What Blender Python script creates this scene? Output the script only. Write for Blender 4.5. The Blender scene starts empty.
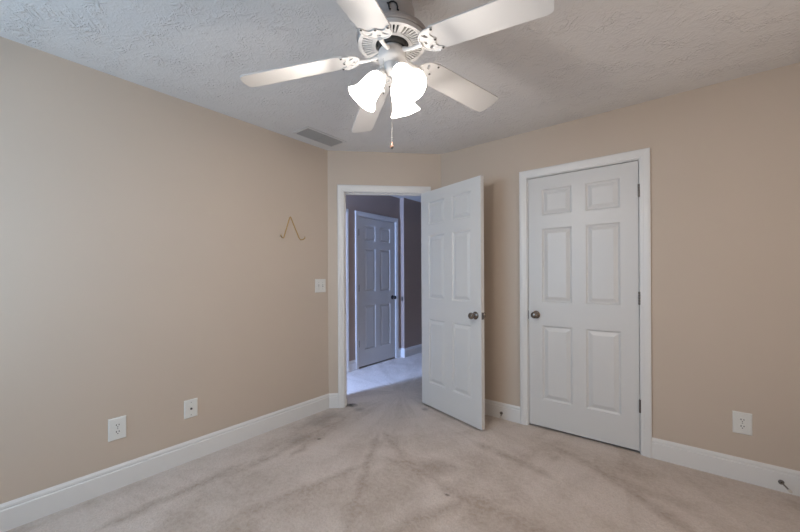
import bpy, bmesh, math, random
from mathutils import Vector, Matrix

# ------------------------------------------------------------------ camera
C = bpy.context.scene.collection
scene = bpy.context.scene
FPX = 352.1174; YAW = math.radians(38.6803); PITCH = math.radians(0.0822)
ROLL = -0.0048; CAM_H = 1.2512
Rv = Vector((math.cos(YAW), math.sin(YAW), 0)); F0 = Vector((-math.sin(YAW), math.cos(YAW), 0)); Zv = Vector((0, 0, 1))
Fv = F0*math.cos(PITCH) + Zv*math.sin(PITCH); Uv = Zv*math.cos(PITCH) - F0*math.sin(PITCH)
Rr = Rv*math.cos(ROLL) + Uv*math.sin(ROLL); Ur = Uv*math.cos(ROLL) - Rv*math.sin(ROLL)
cd = bpy.data.cameras.new('camera'); cam = bpy.data.objects.new('camera', cd); C.objects.link(cam)
cam.matrix_world = Matrix(((Rr.x, Ur.x, -Fv.x, 0), (Rr.y, Ur.y, -Fv.y, 0), (Rr.z, Ur.z, -Fv.z, CAM_H), (0, 0, 0, 1)))
cd.sensor_fit = 'HORIZONTAL'; cd.sensor_width = 36; cd.lens = FPX/800*36
cd.shift_y = 8.98/800; cd.clip_start = 0.02
scene.camera = cam

# ------------------------------------------------------------------ world, light, exposure
w = bpy.data.worlds.new('sky'); scene.world = w; w.use_nodes = True
bg = w.node_tree.nodes['Background']; bg.inputs[0].default_value = (0.62, 0.78, 1.0, 1); bg.inputs[1].default_value = 0.6
vs = scene.view_settings
vs.view_transform = 'Standard'; vs.look = 'None'; vs.gamma = 1; vs.use_curve_mapping = False
vs.exposure = 0.10

def area(name, loc, target, sx, sy, power, col):
    l = bpy.data.lights.new(name, 'AREA'); l.shape = 'RECTANGLE'; l.size = sx; l.size_y = sy
    l.energy = power; l.color = col
    o = bpy.data.objects.new(name, l); C.objects.link(o); o.location = loc
    d = Vector(target) - Vector(loc); o.rotation_euler = d.to_track_quat('-Z', 'Y').to_euler()
    return o
WIN_POWER = 35; SIDE_FILL_POWER = 14; HALL_POWER = 205
area('daylight_and_fill', (-1.72, -1.06, 1.45), (-1.72, 1.0, 1.30), 1.25, 1.15, WIN_POWER, (0.49, 0.74, 1.0))
area('daylight_and_fill', (1.46, 1.55, 1.5), (-1.0, 1.55, 1.5), 0.85, 1.15, SIDE_FILL_POWER, (1.0, 0.78, 0.60))  # warm fill added through the side wall to brighten the right side
area('daylight_and_fill', (-3.22, 0.62, 1.45), (-3.15, 2.4, 0.6), 0.22, 1.2, HALL_POWER, (0.35, 0.53, 1.0))
LAMP_EMIT = 5.5; LAMP_POINT = 10.0; LAMP_COL = (1.0, 0.92, 0.84)

# ------------------------------------------------------------------ key measures (metres)
AX, AY = -2.6186, 2.1799          # corner between the left wall and the angled wall
BX, BY = -1.8432, 2.9552          # corner between the angled wall and the right wall
HX = -3.3873; CEIL = 2.44; DT = 2.05
CL, CR = -0.9994, -0.2313         # closet opening
CS = 0.1568; OW = 0.768           # entry opening along the angled wall

# ------------------------------------------------------------------ materials
def new_mat(name, col, rough=0.5, metal=0.0, spec=0.5):
    m = bpy.data.materials.new(name); m.use_nodes = True
    b = m.node_tree.nodes['Principled BSDF']
    b.inputs['Base Color'].default_value = (*col, 1); b.inputs['Roughness'].default_value = rough
    b.inputs['Metallic'].default_value = metal; b.inputs['Specular IOR Level'].default_value = spec
    return m, m.node_tree, b
def N(nt, typ, **kw):
    n = nt.nodes.new(typ)
    for k, v in kw.items(): setattr(n, k, v)
    return n
def noise(nt, vec, scale, detail=3, rough=0.5, dist=0.0):
    n = N(nt, 'ShaderNodeTexNoise'); nt.links.new(vec, n.inputs['Vector'])
    n.inputs['Scale'].default_value = scale; n.inputs['Detail'].default_value = detail
    n.inputs['Roughness'].default_value = rough; n.inputs['Distortion'].default_value = dist
    return n.outputs['Fac']
def math_(nt, op, a, b=None, clamp=False):
    n = N(nt, 'ShaderNodeMath', operation=op, use_clamp=clamp)
    for i, v in enumerate((a, b)):
        if v is None: continue
        if isinstance(v, (int, float)): n.inputs[i].default_value = v
        else: nt.links.new(v, n.inputs[i])
    return n.outputs[0]
def mapr(nt, v, a, b, c=0.0, d=1.0):
    n = N(nt, 'ShaderNodeMapRange'); nt.links.new(v, n.inputs[0])
    for i, x in enumerate((a, b, c, d)): n.inputs[i+1].default_value = x
    return n.outputs[0]
def mixc(nt, fac, a, b):
    n = N(nt, 'ShaderNodeMix', data_type='RGBA')
    nt.links.new(fac, n.inputs[0])
    for i, v in ((6, a), (7, b)):
        if isinstance(v, tuple): n.inputs[i].default_value = (*v, 1)
        else: nt.links.new(v, n.inputs[i])
    return n.outputs[2]
def bump(nt, b, h, strength, dist):
    n = N(nt, 'ShaderNodeBump'); n.inputs['Strength'].default_value = strength; n.inputs['Distance'].default_value = dist
    nt.links.new(h, n.inputs['Height']); nt.links.new(n.outputs[0], b.inputs['Normal'])

def paint(name, col, rough, spec=0.5, var=0.03, bs=0.12, scale=260):
    m, nt, b = new_mat(name, col, rough, 0, spec)
    tc = N(nt, 'ShaderNodeTexCoord').outputs['Object']
    n1 = noise(nt, tc, 1.7, 3)
    dark = tuple(c*(1-var) for c in col); light = tuple(min(1, c*(1+var)) for c in col)
    nt.links.new(mixc(nt, n1, dark, light), b.inputs['Base Color'])
    bump(nt, b, noise(nt, tc, scale, 2), bs, 0.002)
    return m
M = {}
M['wall'] = paint('beige wall paint', (0.58, 0.49, 0.405), 0.55, 0.35)
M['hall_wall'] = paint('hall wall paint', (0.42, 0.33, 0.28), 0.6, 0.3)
M['trim'] = paint('white trim paint', (0.76, 0.75, 0.735), 0.35, 0.5, 0.01, 0.05, 90)
M['door'] = paint('white door paint', (0.68, 0.675, 0.665), 0.38, 0.5, 0.01, 0.05, 120)
M['fan_white'] = paint('white enamel', (0.66, 0.65, 0.64), 0.3, 0.5, 0.01, 0.02, 60)
M['plate'] = paint('white plastic', (0.76, 0.755, 0.72), 0.35, 0.5, 0.01, 0.0, 60)
M['vent'] = paint('grey painted metal', (0.40, 0.39, 0.38), 0.45, 0.4, 0.02, 0.03, 80)
M['grey'] = paint('satin grey enamel', (0.56, 0.55, 0.54), 0.4, 0.5, 0.02, 0.02, 80)
M['housing'] = paint('shaded white enamel', (0.36, 0.33, 0.315), 0.4, 0.4, 0.02, 0.02, 80)  # white housing darkened, shade on its unlit side put into the colour
M['duct'] = new_mat('duct shade grey', (0.12, 0.115, 0.11), 0.9)[0]  # flat dark sheet, shade of the duct opening put into its colour
M['dark'] = new_mat('dark recess', (0.02, 0.02, 0.02), 0.8)[0]
M['slot'] = new_mat('slot black', (0.05, 0.048, 0.045), 0.6)[0]
M['black'] = new_mat('black hardware', (0.012, 0.012, 0.013), 0.35)[0]
M['nickel'] = new_mat('satin nickel', (0.24, 0.21, 0.185), 0.26, 1.0)[0]
M['hinge'] = new_mat('aged hinge metal', (0.17, 0.155, 0.145), 0.45, 0.7)[0]
M['brass'] = new_mat('antique brass wire', (0.50, 0.33, 0.13), 0.4, 0.4)[0]
M['wood'] = new_mat('stained wood knob', (0.12, 0.055, 0.03), 0.5)[0]
M['rubber'] = new_mat('pale rubber', (0.62, 0.58, 0.52), 0.7)[0]
M['chain'] = new_mat('bead chain', (0.42, 0.40, 0.37), 0.4, 0.5)[0]

# frosted lit glass
m, nt, b = new_mat('lit frosted glass', (0.9, 0.88, 0.85), 0.4)
b.inputs['Emission Color'].default_value = (*LAMP_COL, 1); b.inputs['Emission Strength'].default_value = LAMP_EMIT
M['glass_lit'] = m
m, nt, b = new_mat('lit bulb', (1, 1, 1), 0.4)
b.inputs['Emission Color'].default_value = (*LAMP_COL, 1); b.inputs['Emission Strength'].default_value = 12
M['bulb'] = m
m = bpy.data.materials.new('window glass'); m.use_nodes = True; nt = m.node_tree
for n in list(nt.nodes): nt.nodes.remove(n)
o_ = N(nt, 'ShaderNodeOutputMaterial'); tr = N(nt, 'ShaderNodeBsdfTransparent'); gl = N(nt, 'ShaderNodeBsdfGlossy'); gl.inputs['Roughness'].default_value = 0.02
mx = N(nt, 'ShaderNodeMixShader'); mx.inputs[0].default_value = 0.06
nt.links.new(tr.outputs[0], mx.inputs[1]); nt.links.new(gl.outputs[0], mx.inputs[2]); nt.links.new(mx.outputs[0], o_.inputs[0])
M['pane'] = m

# stomp-brushed ceiling
m, nt, b = new_mat('stomp textured ceiling', (0.76, 0.745, 0.735), 0.75, 0, 0.25)
tc = N(nt, 'ShaderNodeTexCoord').outputs['Object']
def ridge(scale, dist, det=2):
    n = noise(nt, tc, scale, det, 0.5, dist)
    return math_(nt, 'SUBTRACT', 1.0, math_(nt, 'MULTIPLY', math_(nt, 'ABSOLUTE', math_(nt, 'SUBTRACT', n, 0.5)), 9.0), True)
r1 = math_(nt, 'POWER', ridge(15, 1.1), 1.5); r2 = math_(nt, 'POWER', ridge(29, 0.8), 1.5)
mask = mapr(nt, noise(nt, tc, 7.0, 3), 0.44, 0.68)
fine = noise(nt, tc, 110, 3)
h = math_(nt, 'ADD', math_(nt, 'MULTIPLY', math_(nt, 'ADD', r1, math_(nt, 'MULTIPLY', r2, 0.6)), math_(nt, 'ADD', math_(nt, 'MULTIPLY', mask, 0.55), 0.13)), math_(nt, 'MULTIPLY', fine, 0.20))
bump(nt, b, h, 0.75, 0.008)
M['ceiling'] = m

# carpet with brushed traffic streaks running to the doorway
m, nt, b = new_mat('beige carpet', (0.5, 0.44, 0.4), 0.95, 0, 0.1)
tc = N(nt, 'ShaderNodeTexCoord').outputs['Object']
sx = N(nt, 'ShaderNodeSeparateXYZ'); nt.links.new(tc, sx.inputs[0])
def polar_streaks(cx, cy, ka, kr, seed, lo, hi):
    dx = math_(nt, 'SUBTRACT', sx.outputs[0], cx); dy = math_(nt, 'SUBTRACT', sx.outputs[1], cy)
    ang = math_(nt, 'ARCTAN2', dx, math_(nt, 'MULTIPLY', dy, -1.0))
    rad = math_(nt, 'SQRT', math_(nt, 'ADD', math_(nt, 'MULTIPLY', dx, dx), math_(nt, 'MULTIPLY', dy, dy)))
    cb = N(nt, 'ShaderNodeCombineXYZ')
    nt.links.new(math_(nt, 'MULTIPLY', ang, ka), cb.inputs[0]); nt.links.new(math_(nt, 'MULTIPLY', rad, kr), cb.inputs[1]); cb.inputs[2].default_value = seed
    n = noise(nt, cb.outputs[0], 1.0, 3, 0.55, 0.5)
    return mapr(nt, n, lo, hi), rad
s1, rad1 = polar_streaks(-2.35, 2.95, 5.5, 1.1, 3.1, 0.42, 0.68)
s2, _ = polar_streaks(-0.6, 3.6, 7.0, 1.4, 8.3, 0.5, 0.68)
s3, _ = polar_streaks(-3.6, 0.3, 7.0, 1.3, 5.7, 0.5, 0.70)
st = math_(nt, 'ADD', math_(nt, 'MULTIPLY', s1, 1.0), math_(nt, 'ADD', math_(nt, 'MULTIPLY', s2, 0.6), math_(nt, 'MULTIPLY', s3, 0.5)), True)
blot = mapr(nt, noise(nt, tc, 5.0, 4, 0.6), 0.35, 0.7)
st = math_(nt, 'MULTIPLY', st, math_(nt, 'ADD', math_(nt, 'MULTIPLY', blot, 0.6), 0.4))
# brown vacuum and foot tracks, each a soft stroke on the carpet
warp = math_(nt, 'MULTIPLY', math_(nt, 'SUBTRACT', noise(nt, tc, 7.0, 3, 0.6), 0.5), 0.10)
def stroke(x0, y0, x1, y1, wd):
    L_ = math.hypot(x1-x0, y1-y0); ux, uy = (x1-x0)/L_, (y1-y0)/L_
    dx = math_(nt, 'SUBTRACT', sx.outputs[0], x0); dy = math_(nt, 'SUBTRACT', sx.outputs[1], y0)
    al = math_(nt, 'ADD', math_(nt, 'MULTIPLY', dx, ux), math_(nt, 'MULTIPLY', dy, uy))
    pe = math_(nt, 'ABSOLUTE', math_(nt, 'ADD', math_(nt, 'SUBTRACT', math_(nt, 'MULTIPLY', dy, ux), math_(nt, 'MULTIPLY', dx, uy)), warp))
    ov = math_(nt, 'MAXIMUM', math_(nt, 'MAXIMUM', math_(nt, 'MULTIPLY', al, -1.0), math_(nt, 'SUBTRACT', al, L_)), 0.0)
    d = math_(nt, 'ADD', pe, math_(nt, 'MULTIPLY', ov, 0.35))
    return mapr(nt, d, wd*1.9, wd*0.1, 0.0, 1.0)
tracks = None
for a_ in ((-1.375, 1.832, -0.979, 1.775, 0.03), (-0.979, 1.775, -0.547, 1.768, 0.04), (-1.823, 1.976, -1.326, 1.232, 0.028), (-1.664, 1.575, -1.803, 0.963, 0.03), (-1.795, 2.083, -1.278, 1.765, 0.025), (-1.461, 1.858, -1.245, 1.965, 0.05), (-1.155, 2.399, -0.709, 2.297, 0.03), (-2.310, 1.936, -2.229, 1.192, 0.03), (-0.970, 1.682, -1.092, 1.354, 0.04), (-0.685, 2.674, -0.196, 2.463, 0.03), (-2.285, 1.087, -2.263, 0.512, 0.03), (-2.326, 2.108, -2.149, 1.525, 0.035), (-0.415, 2.557, 0.025, 2.219, 0.035),):
    q_ = stroke(*a_); tracks = q_ if tracks is None else math_(nt, 'MAXIMUM', tracks, q_)
tracks = math_(nt, 'MULTIPLY', tracks, mapr(nt, noise(nt, tc, 9.0, 4, 0.65), 0.3, 0.6, 0.3, 0.92))
pile = noise(nt, tc, 95, 4, 0.8)
mid = noise(nt, tc, 38, 3, 0.6)
base = mixc(nt, st, (0.77, 0.665, 0.595), (0.45, 0.355, 0.28))
base = mixc(nt, tracks, base, (0.37, 0.275, 0.205))
base = mixc(nt, mapr(nt, pile, 0.32, 0.66, 0.0, 0.55), base, (0.40, 0.335, 0.295))
base = mixc(nt, mapr(nt, mid, 0.35, 0.7, 0.0, 0.35), base, (0.74, 0.68, 0.63))
# grey soiling where people walk through the doorway
near = mapr(nt, rad1, 1.25, 0.1, 0.0, 0.62)
soil = math_(nt, 'MULTIPLY', near, mapr(nt, noise(nt, tc, 3.2, 4, 0.6), 0.3, 0.65, 0.45, 1.0))
base = mixc(nt, soil, base, (0.44, 0.425, 0.405))
def spot(cx, cy, r, seed, fac, ax=1.0):
    dx = math_(nt, 'SUBTRACT', sx.outputs[0], cx); dy = math_(nt, 'MULTIPLY', math_(nt, 'SUBTRACT', sx.outputs[1], cy), ax)
    d = math_(nt, 'SQRT', math_(nt, 'ADD', math_(nt, 'MULTIPLY', dx, dx), math_(nt, 'MULTIPLY', dy, dy)))
    d = math_(nt, 'ADD', d, math_(nt, 'MULTIPLY', math_(nt, 'SUBTRACT', noise(nt, tc, 1.4/r, 3, 0.6), 0.5), r*1.3))
    return mapr(nt, d, r, r*0.2, 0.0, fac)
for (cx, cy, r, f_, ax, col) in ((-1.05, 1.73, 0.022, 0.8, 1.5, (0.12, 0.09, 0.07)), (-2.179, 1.718, 0.02, 0.85, 1.0, (0.10, 0.08, 0.065)),
        (-2.50, 2.36, 0.065, 1.0, 1.0, (0.045, 0.04, 0.038)), (-2.36, 2.33, 0.07, 0.35, 1.0, (0.12, 0.11, 0.10)), (-2.46, 1.98, 0.16, 0.55, 0.7, (0.20, 0.155, 0.12)),
        (-2.30, 1.62, 0.10, 0.4, 0.8, (0.26, 0.21, 0.17)), (-1.88, 2.72, 0.05, 0.5, 1.0, (0.14, 0.13, 0.12)),
        (-1.25, 1.92, 0.14, 0.45, 1.0, (0.28, 0.20, 0.145))):
    base = mixc(nt, spot(cx, cy, r, 0, f_, ax), base, col)
nt.links.new(base, b.inputs['Base Color'])
hh = math_(nt, 'ADD', math_(nt, 'MULTIPLY', pile, 1.0), math_(nt, 'MULTIPLY', mid, 1.2))
bump(nt, b, hh, 0.9, 0.008)
b.inputs['Sheen Weight'].default_value = 0.15
M['carpet'] = m

# ------------------------------------------------------------------ mesh helpers
def tag(o, label=None, cat=None, group=None, kind=None):
    if label: o['label'] = label
    if cat: o['category'] = cat
    if group: o['group'] = group
    if kind: o['kind'] = kind
    return o
def obj(name, bm, mat, parent=None, smooth=False, bev=0.0, angle=40):
    bmesh.ops.recalc_face_normals(bm, faces=bm.faces)
    me = bpy.data.meshes.new(name); bm.to_mesh(me); bm.free()
    me.materials.append(M[mat] if isinstance(mat, str) else mat)
    if smooth:
        for p in me.polygons: p.use_smooth = True
        me.set_sharp_from_angle(angle=math.radians(angle))
    o = bpy.data.objects.new(name, me); C.objects.link(o)
    if parent: o.parent = parent
    if bev:
        md = o.modifiers.new('bevel', 'BEVEL'); md.width = bev; md.segments = 2; md.limit_method = 'ANGLE'
    return o
def empty(name, loc=(0, 0, 0), rz=0.0):
    o = bpy.data.objects.new(name, None); C.objects.link(o); o.location = loc; o.rotation_euler = (0, 0, rz); o.empty_display_size = 0.05
    return o
def box(bm, x0, x1, y0, y1, z0, z1, mtx=None):
    vs_ = [bm.verts.new((x, y, z)) for x in (x0, x1) for y in (y0, y1) for z in (z0, z1)]
    for f in ((0, 1, 3, 2), (4, 6, 7, 5), (0, 4, 5, 1), (2, 3, 7, 6), (0, 2, 6, 4), (1, 5, 7, 3)):
        bm.faces.new([vs_[i] for i in f])
    if mtx is not None: bmesh.ops.transform(bm, matrix=mtx, verts=vs_)
    return vs_
def lathe(bm, prof, seg=32, mtx=None, cap=True):
    rings = []
    for r, z in prof:
        if r < 1e-6: rings.append([bm.verts.new((0, 0, z))])
        else: rings.append([bm.verts.new((r*math.cos(2*math.pi*i/seg), r*math.sin(2*math.pi*i/seg), z)) for i in range(seg)])
    for a, b_ in zip(rings, rings[1:]):
        for i in range(seg):
            j = (i+1) % seg
            if len(a) == 1 and len(b_) == 1: continue
            if len(a) == 1: bm.faces.new((a[0], b_[j], b_[i]))
            elif len(b_) == 1: bm.faces.new((a[i], a[j], b_[0]))
            else: bm.faces.new((a[i], a[j], b_[j], b_[i]))
    if cap:
        for r in (rings[0], rings[-1]):
            if len(r) > 1: bm.faces.new(r)
    vv = [v for r in rings for v in r]
    if mtx is not None: bmesh.ops.transform(bm, matrix=mtx, verts=vv)
    return vv
def tube(bm, pts, r, seg=8, mtx=None):
    pts = [Vector(p) for p in pts]; rings = []
    up = Vector((0, 0, 1))
    for i, p in enumerate(pts):
        t = (pts[min(i+1, len(pts)-1)] - pts[max(i-1, 0)]).normalized()
        a = t.cross(up)
        if a.length < 1e-3: a = t.cross(Vector((1, 0, 0)))
        a.normalize(); b_ = t.cross(a).normalized(); up = a.cross(t) if abs(t.dot(up)) > .99 else up
        rr = r[i] if isinstance(r, (list, tuple)) else r
        rings.append([bm.verts.new(p + a*rr*math.cos(2*math.pi*k/seg) + b_*rr*math.sin(2*math.pi*k/seg)) for k in range(seg)])
    for a, b_ in zip(rings, rings[1:]):
        for k in range(seg): bm.faces.new((a[k], a[(k+1) % seg], b_[(k+1) % seg], b_[k]))
    bm.faces.new(rings[0]); bm.faces.new(rings[-1])
    vv = [v for r_ in rings for v in r_]
    if mtx is not None: bmesh.ops.transform(bm, matrix=mtx, verts=vv)
def prism(bm, poly, z0, z1, holes=()):
    """flat outline extruded between two heights, with holes cut by triangle filling"""
    edges = []
    for lp in (poly, *holes):
        vv = [bm.verts.new((x, y, z0)) for x, y in lp]
        edges += [bm.edges.new((vv[i], vv[(i+1) % len(vv)])) for i in range(len(vv))]
    res = bmesh.ops.triangle_fill(bm, edges=edges, use_beauty=True)
    faces = [g for g in res['geom'] if isinstance(g, bmesh.types.BMFace)]
    ex = bmesh.ops.extrude_face_region(bm, geom=faces)
    nv = [g for g in ex['geom'] if isinstance(g, bmesh.types.BMVert)]
    bmesh.ops.translate(bm, vec=(0, 0, z1-z0), verts=nv)
def frame(p0, p1):
    """local x runs p0 -> p1 along the wall face, local y is 90 degrees left of it"""
    d = Vector((p1[0]-p0[0], p1[1]-p0[1], 0)); L = d.length
    return Matrix.Translation((p0[0], p0[1], 0)) @ Matrix.Rotation(math.atan2(d.y, d.x), 4, 'Z'), L

# ------------------------------------------------------------------ structure
T = 0.12
def wall(name, p0, p1, openings=(), mat='wall', ext0=0.0, ext1=0.0, t=T, base=0.0, top=CEIL):
    """wall face from p0 to p1; the room lies to the right, the thickness to the left"""
    m_, L = frame(p0, p1); bm = bmesh.new(); x = -ext0
    for (a, c, z0, z1) in sorted(openings):
        box(bm, x, a, 0, t, base, top)
        if z0 > 0: box(bm, a, c, 0, t, base, z0)
        box(bm, a, c, 0, t, z1, top); x = c
    box(bm, x, L+ext1, 0, t, base, top)
    o = obj(name, bm, mat); o.matrix_world = m_
    return tag(o, kind='structure')
bm = bmesh.new(); box(bm, -4.3, 1.55, -1.1, 6.3, -0.1, 0.0)
tag(obj('floor', bm, 'carpet'), kind='structure')
bm = bmesh.new(); box(bm, -4.3, 1.55, -1.1, 6.3, CEIL, CEIL+0.1)
tag(obj('ceiling', bm, 'ceiling'), kind='structure')
J = 0.02                                        # jamb board thickness
BACKY = -0.9; SIDEX = 1.3
wall('wall_left', (AX, BACKY), (AX, AY), ext0=T, ext1=0.049, t=0.22)  # unseen hall side thickened to move the edge of the hall light
wall('wall_entry', (AX, AY), (BX, BY), [(CS-J, CS+OW+J, 0, DT+J)])
wall('wall_right', (BX, BY), (SIDEX, BY), [(CL-BX-J, CR-BX+J, 0, DT+J)], ext0=0.049, ext1=T)
wall('wall_side', (SIDEX, BY), (SIDEX, BACKY), [(0.95, 1.85, 0.85, 2.10)])  # opening made for the added fill window
wall('wall_back', (SIDEX, BACKY), (AX, BACKY), [(SIDEX+1.07, SIDEX+2.37, 0.85, 2.05)], ext0=T)
# hall
D3a, D3b = 3.341, 4.109; D4a, D4b = 2.316, 3.084; JOG = 4.235; HX2 = -3.311; HY0 = 0.8
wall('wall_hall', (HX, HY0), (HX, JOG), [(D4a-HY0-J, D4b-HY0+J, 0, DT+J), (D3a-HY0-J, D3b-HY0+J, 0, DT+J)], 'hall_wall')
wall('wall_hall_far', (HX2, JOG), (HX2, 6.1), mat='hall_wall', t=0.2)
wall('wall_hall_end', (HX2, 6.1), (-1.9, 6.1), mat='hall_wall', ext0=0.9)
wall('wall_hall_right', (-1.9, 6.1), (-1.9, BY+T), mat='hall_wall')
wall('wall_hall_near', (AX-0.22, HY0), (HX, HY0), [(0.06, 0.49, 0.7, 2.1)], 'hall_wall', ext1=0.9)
wall('wall_outer', (-4.15, HY0-T), (-4.15, 6.22), mat='hall_wall')
wall('wall_closet', (-1.78, 3.75), (SIDEX, 3.75), ext1=T)
wall('wall_closet_side', (SIDEX, 3.75), (SIDEX, BY+T))

# baseboards
BBP = [(0, 0), (-0.014, 0), (-0.014, 0.103), (-0.012, 0.107), (-0.0072, 0.109), (-0.0092, 0.113), (-0.0085, 0.124), (-0.0045, 0.133), (-0.003, 0.137), (0, 0.137)]
def baseboard(name, p0, p1, runs, mat='trim', m0=0.0, m1=0.0):
    """runs: stretches along the wall face; m0/m1 = tan of the mitre at the ends"""
    m_, L = frame(p0, p1); bm = bmesh.new()
    for (a, c, ma, mc) in runs:
        A_ = [bm.verts.new((a - y*ma, y, z)) for y, z in BBP]; B_ = [bm.verts.new((c + y*mc, y, z)) for y, z in BBP]
        for i in range(len(BBP)-1): bm.faces.new((A_[i], A_[i+1], B_[i+1], B_[i]))
        bm.faces.new((A_[-1], A_[0], B_[0], B_[-1])); bm.faces.new(A_); bm.faces.new(B_)
    o = obj(name, bm, mat); o.matrix_world = m_
    return tag(o, kind='structure')
CW = 0.066; mt = math.tan(math.radians(22.5))
LE = math.hypot(BX-AX, BY-AY)
baseboard('baseboard_left', (AX, BACKY), (AX, AY), [(0, AY-BACKY, 0, mt)])
baseboard('baseboard_entry', (AX, AY), (BX, BY), [(0, CS-CW, mt, 0), (CS+OW+CW, LE, 0, mt)])
baseboard('baseboard_right', (BX, BY), (SIDEX, BY), [(0, CL-BX-CW, mt, 0), (CR-BX+CW, SIDEX-BX, 0, 1)])
baseboard('baseboard_hall', (HX, HY0), (HX, JOG), [(0, D4a-HY0-CW, 0, 0), (D4b-HY0+CW, D3a-HY0-CW, 0, 0), (D3b-HY0+CW, JOG-HY0, 0, 1)])
baseboard('baseboard_hall_step', (HX, JOG), (HX2, JOG), [(0, HX2-HX, 1, -1)])
baseboard('baseboard_hall_far', (HX2, JOG), (HX2, 6.1), [(0, 6.1-JOG, -1, 0)])

# door casings + jambs (one trim object per opening)
CP = [(0.0, 0.0), (0.0, 0.010), (0.004, 0.012), (0.018, 0.0135), (0.022, 0.0155), (0.040, 0.0175), (0.054, 0.0175), (0.060, 0.015), (0.060, 0.0)]
def casing(bm, x0, x1, top, face, sgn):
    """mitred casing round an opening; face = local y of the wall face, sgn = direction it stands proud"""
    prev = None
    R_ = 0.006
    def ring(cx, cz, dx, dz):
        return [bm.verts.new((cx + dx*o_, face + sgn*t_, cz + dz*o_)) for o_, t_ in CP]
    rs = [ring(x0-R_, 0, -1, 0), ring(x0-R_, top+R_, -1, 1), ring(x1+R_, top+R_, 1, 1), ring(x1+R_, 0, 1, 0)]
    n = len(CP)
    for a, b_ in zip(rs, rs[1:]):
        for i in range(n): bm.faces.new((a[i], a[(i+1) % n], b_[(i+1) % n], b_[i]))
    bm.faces.new(rs[0]); bm.faces.new(rs[-1])
def door_trim(name, p0, p1, x0, x1, stop_y, label, both=True, depth=T):
    m_, L = frame(p0, p1); bm = bmesh.new()
    casing(bm, x0, x1, DT, 0, -1)
    if both: casing(bm, x0, x1, DT, depth, 1)
    box(bm, x0-J, x0, 0, depth, 0, DT+J); box(bm, x1, x1+J, 0, depth, 0, DT+J); box(bm, x0, x1, 0, depth, DT, DT+J)
    s0, s1 = stop_y
    box(bm, x0, x0+0.011, s0, s1, 0, DT-0.011); box(bm, x1-0.011, x1, s0, s1, 0, DT-0.011); box(bm, x0, x1, s0, s1, DT-0.011, DT)
    o = obj(name, bm, 'trim'); o.matrix_world = m_
    return tag(o, label, 'door frame', kind='structure')
t1 = door_trim('trim_1', (AX, AY), (BX, BY), CS, CS+OW, (0.040, 0.075), 'white casing and jamb around the open doorway to the hall')
t2 = door_trim('trim_2', (BX, BY), (SIDEX, BY), CL-BX, CR-BX, (0.040, 0.075), 'white casing around the closed door on the right wall')
t3 = door_trim('trim_3', (HX, HY0), (HX, JOG), D3a-HY0, D3b-HY0, (0.040, 0.075), 'white casing around the closed grey-lit door seen in the hall')
t4 = door_trim('trim_4', (HX, HY0), (HX, JOG), D4a-HY0, D4b-HY0, (0.040, 0.075), 'narrow bright casing edge just inside the left of the open doorway')
bm = bmesh.new(); box(bm, CS-0.0012, CS+0.0005, 0.004, 0.034, 0.885, 0.945); obj('strike_plate', bm, 'hinge', t1)
bm = bmesh.new(); box(bm, CL-BX-0.0008, CL-BX+0.0022, -0.002, 0.03, 0.885, 0.955); obj('strike_plate', bm, 'hinge', t2)

# ------------------------------------------------------------------ doors
DW, DZ0, DZ1, DTH = 0.761, 0.020, 2.044, 0.035
PX = [(0.110, 0.332), (0.430, 0.652)]; PZ = [(0.240, 0.840), (1.030, 1.626), (1.732, 1.942)]
def door_face(bm, y, out):
    """six-panel moulded face; out = +1 / -1 is the outward direction along y"""
    xs = [0, PX[0][0], PX[0][1], PX[1][0], PX[1][1], DW]; zs = [DZ0]+[v for p in PZ for v in p]+[DZ1]
    for i in range(5):
        for j in range(7):
            x0, x1, z0, z1 = xs[i], xs[i+1], zs[j], zs[j+1]
            if i % 2 == 1 and j % 2 == 1:
                prev = None
                for ins, dep in ((0, 0), (0.0035, 0.006), (0.012, 0.0115), (0.016, 0.0115), (0.040, 0.0025), (0.043, 0.0015)):
                    r = [bm.verts.new((a, y - out*dep, c)) for a, c in ((x0+ins, z0+ins), (x1-ins, z0+ins), (x1-ins, z1-ins), (x0+ins, z1-ins))]
                    if prev:
                        for k in range(4): bm.faces.new((prev[k], prev[(k+1) % 4], r[(k+1) % 4], r[k]))
                    prev = r
                bm.faces.new(prev)
            else:
                bm.faces.new([bm.verts.new((a, y, c)) for a, c in ((x0, z0), (x1, z0), (x1, z1), (x0, z1))])
def knob(bm, x, z, y, out):
    m_ = Matrix.Translation((x, y, z)) @ Matrix.Rotation(-math.pi/2*out, 4, 'X')
    lathe(bm, [(0.0, -0.001), (0.031, -0.001), (0.032, 0.003), (0.028, 0.008), (0.016, 0.011), (0.0115, 0.015), (0.0115, 0.030), (0.018, 0.036), (0.0255, 0.044), (0.0275, 0.052), (0.0255, 0.060), (0.018, 0.066), (0.008, 0.068), (0.0, 0.068)], 28, m_)
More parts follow.
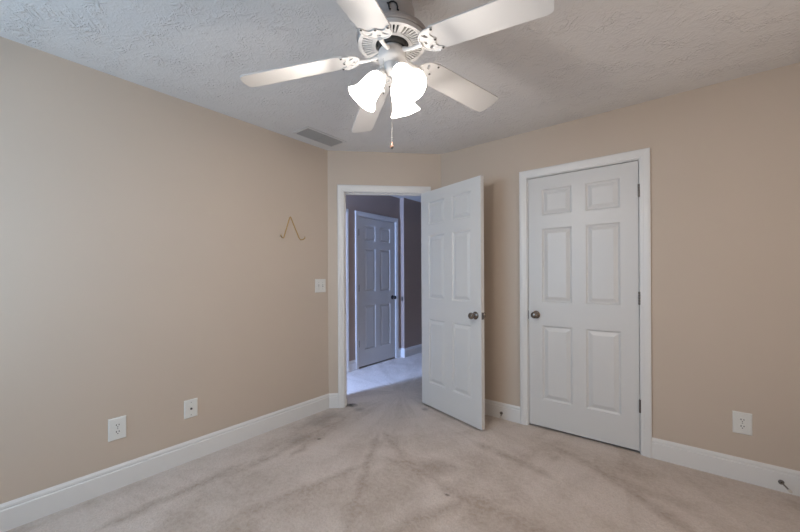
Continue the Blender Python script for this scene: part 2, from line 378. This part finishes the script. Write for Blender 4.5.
def make_door(name, loc, rz, flip, knob_mat, label, hinge_side=True):
    bm = bmesh.new()
    ya, yb = (0.0, DTH) if flip else (-DTH, 0.0)
    door_face(bm, ya, -1); door_face(bm, yb, 1)
    for q in ([(0, ya, DZ0), (0, yb, DZ0), (0, yb, DZ1), (0, ya, DZ1)], [(DW, ya, DZ0), (DW, yb, DZ0), (DW, yb, DZ1), (DW, ya, DZ1)],
              [(0, ya, DZ0), (DW, ya, DZ0), (DW, yb, DZ0), (0, yb, DZ0)], [(0, ya, DZ1), (DW, ya, DZ1), (DW, yb, DZ1), (0, yb, DZ1)]):
        bm.faces.new([bm.verts.new(v) for v in q])
    bmesh.ops.remove_doubles(bm, verts=bm.verts, dist=0.0002)
    # T-junction-free enough for a flat paint; flat shading keeps the moulding crisp
    d = obj(name, bm, 'door'); d.location = loc; d.rotation_euler = (0, 0, rz)
    tag(d, label, 'door', kind='structure')
    for y, out in ((ya, -1), (yb, 1)):
        bm = bmesh.new(); knob(bm, DW-0.060, 0.925, y, out); obj('door_knob', bm, knob_mat, d, True)
    bm = bmesh.new(); ym = (ya+yb)/2
    box(bm, DW-0.0005, DW+0.0015, ym-0.0125, ym+0.0125, 0.897, 0.953); box(bm, DW, DW+0.009, ym-0.006, ym+0.006, 0.915, 0.935)
    obj('latch', bm, 'hinge', d)
    pin = 0.0                                    # pin on the face that sits flush with the wall
    sgn = -1 if flip else 1
    for z in (0.335, 1.085, 1.835):
        bm = bmesh.new()
        for k in range(5):
            lathe(bm, [(0.0065, z-0.0445+k*0.018), (0.0065, z-0.0445+k*0.018+0.0168)], 12, Matrix.Translation((-0.003, sgn*0.006, 0)))
        lathe(bm, [(0.0, -0.003), (0.0045, -0.001), (0.0045, 0.0)], 10, Matrix.Translation((-0.003, sgn*0.006, z-0.045)))
        box(bm, -0.0015, 0.0002, *(sorted((0, -sgn*0.030))), z-0.0445, z+0.0445)
        obj('hinge', bm, 'hinge', d, True)
    return d
e = Vector((0.70711, 0.70711, 0))
hp = Vector((AX, AY, 0)) + e*(CS+OW)
make_door('door_1', hp, math.radians(225+118.5), False, 'nickel', 'white six-panel door standing wide open into the bedroom beside the hall doorway')
make_door('door_2', (CR-0.003, BY+0.001, 0), math.pi, False, 'nickel', 'closed white six-panel door in the right wall, knob on its left')
make_door('door_3', (HX-0.001, D3a+0.003, 0), math.pi/2, True, 'black', 'closed six-panel door seen through the doorway across the hall, black knob')
make_door('door_4', (HX-0.001, D4b-0.003, 0), -math.pi/2, False, 'black', 'hall door left of the other hall door, hidden save for its casing')

# small plate on the face of the hall wall step
bm = bmesh.new(); box(bm, -0.016, 0.016, -0.004, 0, -0.030, 0.030)
o = obj('wall_plate', bm, 'hinge', bev=0.001); o.location = (-3.345, JOG, 0.896)
tag(o, 'tiny metal plate on the pale corner of the hall wall, right of the black knob', 'wall plate')

# ------------------------------------------------------------------ windows (behind the camera, added fill window in side wall, end of hall)
def window(name, p0, p1, x0, x1, z0, z1, label):
    m_, L = frame(p0, p1)
    bm = bmesh.new(); f = 0.045
    for a, c, d0, d1 in ((x0, x1, z0, z0+f), (x0, x1, z1-f, z1), (x0, x0+f, z0+f, z1-f), (x1-f, x1, z0+f, z1-f), (x0+f, x1-f, (z0+z1)/2-0.02, (z0+z1)/2+0.02)):
        box(bm, a, c, 0.03, 0.09, d0, d1)
    for s in (-1, 1):
        pass
    o = obj(name, bm, 'trim'); o.matrix_world = m_; tag(o, label, 'window', kind='structure')
    bm = bmesh.new(); box(bm, x0+f, x1-f, 0.057, 0.062, z0+f, z1-f); obj('pane', bm, 'pane', o)
    bm = bmesh.new(); box(bm, x0-0.06, x1+0.06, -0.016, -0.0005, z0-0.07, z0-0.01); box(bm, x0-0.06, x1+0.06, -0.04, 0.02, z0-0.01, z0+0.008)
    for a, c, d0, d1 in ((x0-0.06, x0, z0+0.008, z1), (x1, x1+0.06, z0+0.008, z1), (x0-0.06, x1+0.06, z1, z1+0.06)): box(bm, a, c, -0.016, -0.0005, d0, d1)
    obj('window_casing', bm, 'trim', o)
window('window_1', (SIDEX, BACKY), (AX, BACKY), SIDEX+1.07, SIDEX+2.37, 0.85, 2.05, 'white framed window in the wall behind the camera')
window('fill_window', (SIDEX, BY), (SIDEX, BACKY), 0.95, 1.85, 0.85, 2.10, 'added white framed window in the side wall, fill light for the right wall')  # unseen window added to brighten the right wall
window('window_2', (AX-0.22, HY0), (HX, HY0), 0.06, 0.49, 0.7, 2.1, 'narrow window at the near end of the hall')

# ------------------------------------------------------------------ ceiling fan
FX, FY, FZ = -0.9522, 1.1439, 2.1945
fan = empty('ceiling_fan', (FX, FY, CEIL))
tag(fan, 'white five-blade ceiling fan with three lit glass shades', 'ceiling fan')
def fz(z): return z - CEIL
bm = bmesh.new()
lathe(bm, [(0.0, fz(2.2395)), (0.140, fz(2.2395)), (0.1475, fz(2.243)), (0.1505, fz(2.25)), (0.1505, fz(2.256)), (0.146, fz(2.262)), (0.120, fz(2.275)), (0.100, fz(2.290)), (0.096, fz(2.30)), (0.094, fz(2.36)), (0.090, fz(2.372)), (0.086, fz(2.375)), (0.084, fz(2.43)), (0.088, -0.001), (0.0, -0.001)], 64)
obj('motor_housing', bm, 'housing', fan, True)
bm = bmesh.new()
lathe(bm, [(0.0, fz(2.2390)), (0.1335, fz(2.2390)), (0.1335, fz(2.234)), (0.0, fz(2.234))], 64)
obj('vent_backing', bm, 'dark', fan)  # dark plate, shade inside the vent slots put into its colour
bm = bmesh.new()
def ring_(r0, r1, z0, z1):
    lathe(bm, [(r0, fz(z0)), (r1, fz(z0)), (r1, fz(z1)), (r0, fz(z1)), (r0, fz(z0))], 64, cap=False)
ring_(0.128, 0.1425, 2.222, 2.2388); ring_(0.070, 0.084, 2.220, 2.2388)
for k in range(50):
    a = 2*math.pi*k/50
    box(bm, 0.083, 0.129, -0.0034, 0.0034, fz(2.2225), fz(2.234), Matrix.Rotation(a, 4, 'Z'))
for k in range(5):
    box(bm, 0.075, 0.132, -0.009, 0.009, fz(2.221), fz(2.234), Matrix.Rotation(math.radians(75.43+36+72*k), 4, 'Z'))
obj('vent_ring', bm, 'fan_white', fan, True, angle=30)
bm = bmesh.new()
lathe(bm, [(0.0, fz(2.234)), (0.062, fz(2.234)), (0.062, fz(2.212)), (0.058, fz(2.206)), (0.0, fz(2.206))], 48)
obj('rotor_hub', bm, 'slot', fan, True)  # hub coloured black for the shaded gap above the switch housing
bm = bmesh.new()
lathe(bm, [(0.0, fz(2.205)), (0.050, fz(2.205)), (0.050, fz(2.198)), (0.057, fz(2.196)), (0.059, fz(2.19)), (0.059, fz(2.162)), (0.055, fz(2.154)), (0.036, fz(2.142)), (0.034, fz(2.120)), (0.028, fz(2.108)), (0.012, fz(2.100)), (0.0, fz(2.098))], 48)
sw = obj('switch_housing', bm, 'grey', fan, True)
for k in range(3):
    a = math.radians(20+120*k); bm = bmesh.new()
    lathe(bm, [(0.004, 0), (0.004, 0.003), (0.0, 0.0035)], 8, Matrix.Rotation(a, 4, 'Z') @ Matrix.Translation((0.055, 0, fz(2.183))) @ Matrix.Rotation(math.pi/2, 4, 'Y'))
    obj('screw', bm, 'slot', sw)
# wires above the housing
bm = bmesh.new()
ca = YAW - math.pi/2            # the side of the fan that faces the camera
def radial(r, ang, z): return (r*math.cos(ang), r*math.sin(ang), fz(z))
def clip_pt(u, z): a_ = ca + math.asin(max(-1, min(1, u/0.098))); return radial(0.098, a_, z)
pts = [clip_pt(-0.018, 2.329), clip_pt(-0.012, 2.331), clip_pt(-0.011, 2.318), clip_pt(-0.009, 2.308), clip_pt(-0.005, 2.303)]
tube(bm, pts, [0.0042, 0.0032, 0.003, 0.003, 0.0042], 8)
pts = [clip_pt(-0.010, 2.330), clip_pt(-0.002, 2.335), clip_pt(0.010, 2.335), clip_pt(0.020, 2.328), clip_pt(0.024, 2.316), clip_pt(0.023, 2.305), clip_pt(0.029, 2.303)]
tube(bm, pts, 0.0032, 8)
o = obj('wire_clip', bm, 'black', fan, True); o['label'] = 'small black curled clip on the white motor housing'

TX, TY, DROOP, TWIST, BR, TH0 = 0.0439, 0.0531, 0.1324, -0.1696, 0.640, 75.43
tilt = Matrix.Rotation(-TX, 4, 'Y') @ Matrix.Rotation(TY, 4, 'X')
def blade_outline():
    r0, r1, w0, w1 = 0.185, BR, 0.1215, 0.131; pts = []
    hw = lambda x: (w0 + (w1-w0)*(x/BR))/2
    rc = 0.022
    def corner(cx, cy, a0, a1, r, n=6): return [(cx + r*math.cos(a0+(a1-a0)*i/n), cy + r*math.sin(a0+(a1-a0)*i/n)) for i in range(n+1)]
    pts += corner(r1-rc-0.006, -(hw(r1)-rc), -math.pi/2, -0.12, rc)
    pts += [(r1-0.001, -0.02), (r1, 0), (r1-0.001, 0.02)]
    pts += corner(r1-rc-0.006, (hw(r1)-rc), 0.12, math.pi/2, rc)
    pts += [(r0+0.03, hw(r0)), (r0+0.006, hw(r0)-0.010), (r0, 0.030), (r0+0.003, 0.0), (r0, -0.030), (r0+0.006, -hw(r0)+0.010), (r0+0.03, -hw(r0))]
    return pts
def iron_outline():
    pts = []
    n = 18
    for k in range(n+1):                       # rounded inner end
        a = math.pi/2 + math.pi*k/n
        pts.append((0.205 + 0.062*math.cos(a), 0.060*math.sin(a)))
    # scalloped outer edge, from -y to +y
    pts += [(0.216, -0.061), (0.224, -0.054), (0.218, -0.045), (0.206, -0.040), (0.199, -0.028), (0.203, -0.014), (0.214, 0.0), (0.203, 0.014), (0.199, 0.028), (0.206, 0.040), (0.218, 0.045), (0.224, 0.054), (0.216, 0.061)]
    return pts
def hole(cx, cy, rx, ry, rot=0, n=10):
    return [(cx + rx*math.cos(2*math.pi*k/n)*math.cos(rot) - ry*math.sin(2*math.pi*k/n)*math.sin(rot), cy + rx*math.cos(2*math.pi*k/n)*math.sin(rot) + ry*math.sin(2*math.pi*k/n)*math.cos(rot)) for k in range(n)]
def make_blade(k):
    m_ = Matrix.Translation((0, 0, FZ-CEIL)) @ tilt @ Matrix.Rotation(math.radians(TH0+72*k), 4, 'Z') @ Matrix.Rotation(DROOP, 4, 'Y') @ Matrix.Rotation(TWIST, 4, 'X')
    bm = bmesh.new(); prism(bm, blade_outline(), -0.003, 0.003)
    bl = obj('blade', bm, 'fan_white', fan, bev=0.0012); bl.matrix_local = m_
    bm = bmesh.new()
    prism(bm, iron_outline(), -0.0075, -0.0035, [hole(0.178, 0.030, 0.014, 0.007, -0.9), hole(0.178, -0.030, 0.014, 0.007, 0.9), hole(0.166, 0.0, 0.005, 0.010)])
    # raised rim of the bracket
    rim = [(x, y, -0.0075) for x, y in iron_outline()[:19]]
    tube(bm, rim, 0.0035, 6)
    ir = obj('blade_bracket', bm, 'fan_white', bl, True, angle=35)
    bm = bmesh.new()
    tube(bm, [(0.060, 0, -0.004), (0.085, 0, -0.010), (0.115, 0, -0.012), (0.150, 0, -0.008)], [0.011, 0.008, 0.0075, 0.011], 10)
    inv = Matrix.Identity(4)
    obj('bracket_arm', bm, 'fan_white', bl, True)
    for x, y in ((0.217, 0.052), (0.217, -0.052), (0.208, 0.0)):
        bm = bmesh.new(); lathe(bm, [(0.0048, -0.0072), (0.0048, -0.0092), (0.002, -0.0105), (0.0, -0.0105)], 10, Matrix.Translation((x, y, 0)))
        obj('screw', bm, 'slot', bl, True)
for k in range(5): make_blade(k)

# light kit: three arms and bell shades
SH = [(0.0225, 0.0), (0.026, -0.004), (0.034, -0.014), (0.040, -0.030), (0.0435, -0.050), (0.0455, -0.072), (0.0480, -0.092), (0.0530, -0.108), (0.0605, -0.121), (0.0670, -0.129), (0.0685, -0.133)]
def light_dir(ang_cam):
    return YAW + math.radians(ang_cam)
for k, ac in enumerate((184.0, 64.0, -56.0)):
    a = light_dir(ac); tiltang = math.radians(37)
    # local -Z of the shade points down and outwards
    m_ = Matrix.Translation((0.050*math.cos(a), 0.050*math.sin(a), fz(2.098))) @ Matrix.Rotation(a, 4, 'Z') @ Matrix.Rotation(-tiltang, 4, 'Y')
    bm = bmesh.new()
    p0 = Vector((0.030*math.cos(a), 0.030*math.sin(a), fz(2.132))); p3 = m_ @ Vector((0, 0, 0.004))
    tube(bm, [p0, Vector((0.046*math.cos(a), 0.046*math.sin(a), fz(2.130))), m_ @ Vector((0, 0, 0.022)), p3], 0.009, 10)
    lathe(bm, [(0.0, 0.014), (0.018, 0.014), (0.026, 0.006), (0.027, -0.008), (0.0245, -0.008), (0.0245, 0.0), (0.0, 0.0)], 28, m_)
    obj('light_arm', bm, 'grey', fan, True)
    bm = bmesh.new()
    inner = [(r-0.003, z+0.0) for r, z in reversed(SH)]
    # gently fluted flare
    seg = 48; prof = SH + inner; rings = []
    for r, z in prof:
        fl = max(0.0, (-z-0.095)/0.042)
        rings.append([bm.verts.new(((r + fl*0.0008*math.cos(6*2*math.pi*i/seg))*math.cos(2*math.pi*i/seg), (r + fl*0.0008*math.cos(6*2*math.pi*i/seg))*math.sin(2*math.pi*i/seg), z + fl*0.0012*math.cos(6*2*math.pi*i/seg))) for i in range(seg)])
    for ra, rb in zip(rings, rings[1:]):
        for i in range(seg): bm.faces.new((ra[i], ra[(i+1) % seg], rb[(i+1) % seg], rb[i]))
    sh = obj('lamp_shade', bm, 'glass_lit', fan, True, angle=80); sh.matrix_local = m_
    bm = bmesh.new()
    lathe(bm, [(0.0, -0.005), (0.012, -0.005), (0.013, -0.030), (0.020, -0.045), (0.026, -0.062), (0.024, -0.078), (0.014, -0.090), (0.0, -0.094)], 20)
    obj('light_bulb', bm, 'bulb', sh, True)
    l = bpy.data.lights.new('lamp_light', 'POINT'); l.energy = LAMP_POINT; l.color = LAMP_COL; l.shadow_soft_size = 0.03
    lo = bpy.data.objects.new('lamp_light', l); C.objects.link(lo); lo.parent = fan
    lo.matrix_local = m_ @ Matrix.Translation((0, 0, -0.128))

# pull chains
def chain(x, y, z0, z1, knob_mat, kr, kl, label):
    bm = bmesh.new(); n = int((z0-z1)/0.006)
    for i in range(n):
        z = z0 - i*0.006; lathe(bm, [(0.0, 0.0012), (0.0012, 0.0), (0.0, -0.0012)], 6, Matrix.Translation((x, y, fz(z))))
    tube(bm, [(x, y, fz(z0)), (x, y, fz(z1))], 0.0006, 6)
    c = obj('pull_chain', bm, 'chain', fan, True)
    bm = bmesh.new()
    lathe(bm, [(0.0, 0.0), (kr*0.35, -0.001), (kr*0.55, -kl*0.35), (kr, -kl*0.65), (kr*0.95, -kl*0.85), (0.0, -kl*0.9)], 16, Matrix.Translation((x, y, fz(z1))))
    k_ = obj('chain_pull', bm, knob_mat, c, True); k_['label'] = label
    bm = bmesh.new()
    lathe(bm, [(0.0, -kl*0.84), (kr*0.6, -kl*0.84), (kr*0.55, -kl*1.05), (0.0, -kl*1.1)], 12, Matrix.Translation((x, y, fz(z1))))
    obj('chain_pull_tip', bm, 'slot', c, True)
def fan_local(u_off, d_off):
    v = Rv*u_off + F0*d_off
    return v.x, v.y
x_, y_ = fan_local(-0.004, 0.045); chain(x_, y_, 2.15, 1.834, 'wood', 0.0075, 0.030, 'brown wooden pull')
x_, y_ = fan_local(-0.036, -0.040); chain(x_, y_, 2.145, 2.03, 'plate', 0.0045, 0.030, 'white plastic pull')

# ------------------------------------------------------------------ ceiling register
vent = empty('ceiling_vent', (-2.408, 1.928, CEIL))
tag(vent, 'grey rectangular air register in the ceiling above the corner', 'air vent')
bm = bmesh.new(); W2, L2, fw = 0.100, 0.208, 0.022
for a, c, d0, d1 in ((-W2, -W2+fw, -L2, L2), (W2-fw, W2, -L2, L2), (-W2+fw, W2-fw, -L2, -L2+fw), (-W2+fw, W2-fw, L2-fw, L2)): box(bm, a, c, d0, d1, -0.008, -0.0005)
obj('vent_frame', bm, 'fan_white', vent, bev=0.002)
bm = bmesh.new(); box(bm, -W2+fw, W2-fw, -L2+fw, L2-fw, -0.0015, -0.0006); obj('duct_opening', bm, 'duct', vent)
for k in range(9):
    bm = bmesh.new(); box(bm, -0.0085, 0.0085, -L2+fw, L2-fw, -0.0006, 0.0006)
    s = obj('louver', bm, 'vent', vent); s.location = (-W2+fw+0.009+k*(2*(W2-fw)-0.018)/8, 0, -0.0075); s.rotation_euler = (0, math.radians(-32), 0)
bm = bmesh.new(); box(bm, -W2+fw, W2-fw, -0.003, 0.003, -0.013, -0.004); obj('louver_bar', bm, 'vent', vent)

# ------------------------------------------------------------------ wall plates
def plate_root(name, loc, rz, w_, h_, label, cat):
    r = empty(name, loc, rz); tag(r, label, cat)
    bm = bmesh.new()
    rings = []
    for ins, y in ((0, 0), (0, -0.0025), (0.004, -0.0065), (0.007, -0.0068)):
        rings.append([bm.verts.new((x*(w_/2-ins), y, z*(h_/2-ins))) for x, z in ((-1, -1), (1, -1), (1, 1), (-1, 1))])
    for a, b_ in zip(rings, rings[1:]):
        for k in range(4): bm.faces.new((a[k], a[(k+1) % 4], b_[(k+1) % 4], b_[k]))
    bm.faces.new(rings[0]); bm.faces.new(rings[-1])
    obj('cover_plate', bm, 'plate', r)
    return r
def screws(r, pts):
    for x, z in pts:
        bm = bmesh.new(); lathe(bm, [(0.0034, 0), (0.0030, 0.0012), (0.0, 0.0014)], 12, Matrix.Translation((x, -0.0066, z)) @ Matrix.Rotation(math.pi/2, 4, 'X'))
        obj('screw', bm, 'vent', r, True)
def outlet(name, loc, rz, label):
    r = plate_root(name, loc, rz, 0.0865, 0.131, label, 'outlet')
    for s in (-1, 1):
        bm = bmesh.new(); pts = []
        for k in range(28):
            a = 2*math.pi*k/28; pts.append((0.0172*math.cos(a), max(-0.0135, min(0.0135, 0.0172*math.sin(a)))))
        prism(bm, pts, 0.0, 0.0025)
        bmesh.ops.transform(bm, matrix=Matrix.Translation((0, -0.0066, s*0.0195)) @ Matrix.Rotation(math.pi/2, 4, 'X'), verts=bm.verts)
        f_ = obj('socket', bm, 'plate', r)
        bm = bmesh.new()
        for x, hh_ in ((-0.0064, 0.0046), (0.0064, 0.0038)): box(bm, x-0.0019, x+0.0019, -0.0098, -0.0088, s*0.0195+0.0035-hh_, s*0.0195+0.0035+hh_)
        lathe(bm, [(0.0028, 0), (0.0028, 0.001)], 10, Matrix.Translation((0, -0.0088, s*0.0195-0.0085)) @ Matrix.Rotation(math.pi/2, 4, 'X'))
        obj('socket_slots', bm, 'slot', f_)
    screws(r, [(0, 0)])
    return r
outlet('power_outlet', (AX, 0.581, 0.3525), math.pi/2, 'white duplex power outlet low on the left wall, nearest the camera')
outlet('power_outlet', (0.281, BY, 0.349), 0, 'white duplex power outlet on the right wall beyond the closed door')
r = plate_root('cable_outlet', (AX, 0.9815, 0.352), math.pi/2, 0.0845, 0.123, 'white cable jack plate with one dark centre hole on the left wall', 'cable outlet')
bm = bmesh.new(); lathe(bm, [(0.0075, 0), (0.0075, 0.003), (0.005, 0.003), (0.005, 0.010), (0.0, 0.010)], 6, Matrix.Translation((0, -0.0066, 0)) @ Matrix.Rotation(math.pi/2, 4, 'X')); obj('cable_jack', bm, 'slot', r)
screws(r, [(0, 0.042), (0, -0.042)])
r = plate_root('light_switch', (AX, 2.088, 1.160), math.pi/2, 0.120, 0.124, 'white double light switch on the left wall beside the doorway', 'light switch')
for s in (-1, 1):
    bm = bmesh.new(); box(bm, s*0.023-0.0055, s*0.023+0.0055, -0.0075, -0.006, -0.0125, 0.0125); f_ = obj('toggle_slot', bm, 'vent', r)
    bm = bmesh.new(); box(bm, s*0.023-0.0038, s*0.023+0.0038, -0.018, -0.006, -0.004, 0.004, Matrix.Translation((0, 0, 0.003*s)) @ Matrix.Rotation(0, 4, 'X')); obj('toggle', bm, 'plate', r, bev=0.001)
screws(r, [(s*0.023, t_*0.030) for s in (-1, 1) for t_ in (-1, 1)])

# ------------------------------------------------------------------ brass wire hanger on the left wall
hg = empty('plate_hanger', (AX, 1.767, 1.757), math.pi/2)
tag(hg, 'thin brass wire hanger shaped like an upside-down V on the left wall', 'wall hanger')
def Wl(y, z, off): return (y-1.767, -off, z-1.757)
bm = bmesh.new()
tube(bm, [Wl(1.664, 1.600, 0.026), Wl(1.660, 1.588, 0.028), Wl(1.674, 1.575, 0.022), Wl(1.699, 1.571, 0.008), Wl(1.708, 1.590, 0.004), Wl(1.735, 1.672, 0.004), Wl(1.760, 1.748, 0.004), Wl(1.767, 1.758, 0.004), Wl(1.775, 1.748, 0.004), Wl(1.815, 1.664, 0.004), Wl(1.853, 1.588, 0.004), Wl(1.866, 1.568, 0.008), Wl(1.884, 1.571, 0.024), Wl(1.897, 1.584, 0.030), Wl(1.899, 1.597, 0.026)], 0.0042, 8)
obj('wire', bm, 'brass', hg, True)
bm = bmesh.new(); lathe(bm, [(0.0045, 0.010), (0.0045, 0.0115), (0.0, 0.012)], 10, Matrix.Translation((0, 0, -0.005)) @ Matrix.Rotation(math.pi/2, 4, 'X'))
tube(bm, [(0, 0, -0.005), (0, -0.011, -0.005)], 0.0013, 6); obj('nail', bm, 'brass', hg, True)

# ------------------------------------------------------------------ door stops on the baseboard
def door_stop(loc, label, rz=0.0):
    r = empty('door_stop', loc, rz); tag(r, label, 'door stop')
    rx = Matrix.Rotation(math.pi/2, 4, 'X')
    bm = bmesh.new(); lathe(bm, [(0.0, 0), (0.013, 0), (0.013, 0.004), (0.009, 0.008), (0.0, 0.009)], 20, rx); obj('base', bm, 'hinge', r, True)
    bm = bmesh.new(); lathe(bm, [(0.0, 0.007), (0.0048, 0.007), (0.0042, 0.092), (0.0, 0.092)], 12, rx); obj('rod', bm, 'nickel', r, True)
    bm = bmesh.new(); lathe(bm, [(0.0, 0.090), (0.0075, 0.090), (0.008, 0.100), (0.006, 0.106), (0.0, 0.107)], 14, rx); obj('bumper', bm, 'rubber', r, True)
door_stop((-1.232, BY-0.014, 0.050), 'small metal door stop on the baseboard behind the open door', math.radians(20))
door_stop((0.4385, BY-0.014, 0.056), 'small metal door stop on the baseboard at the far right', math.radians(12))
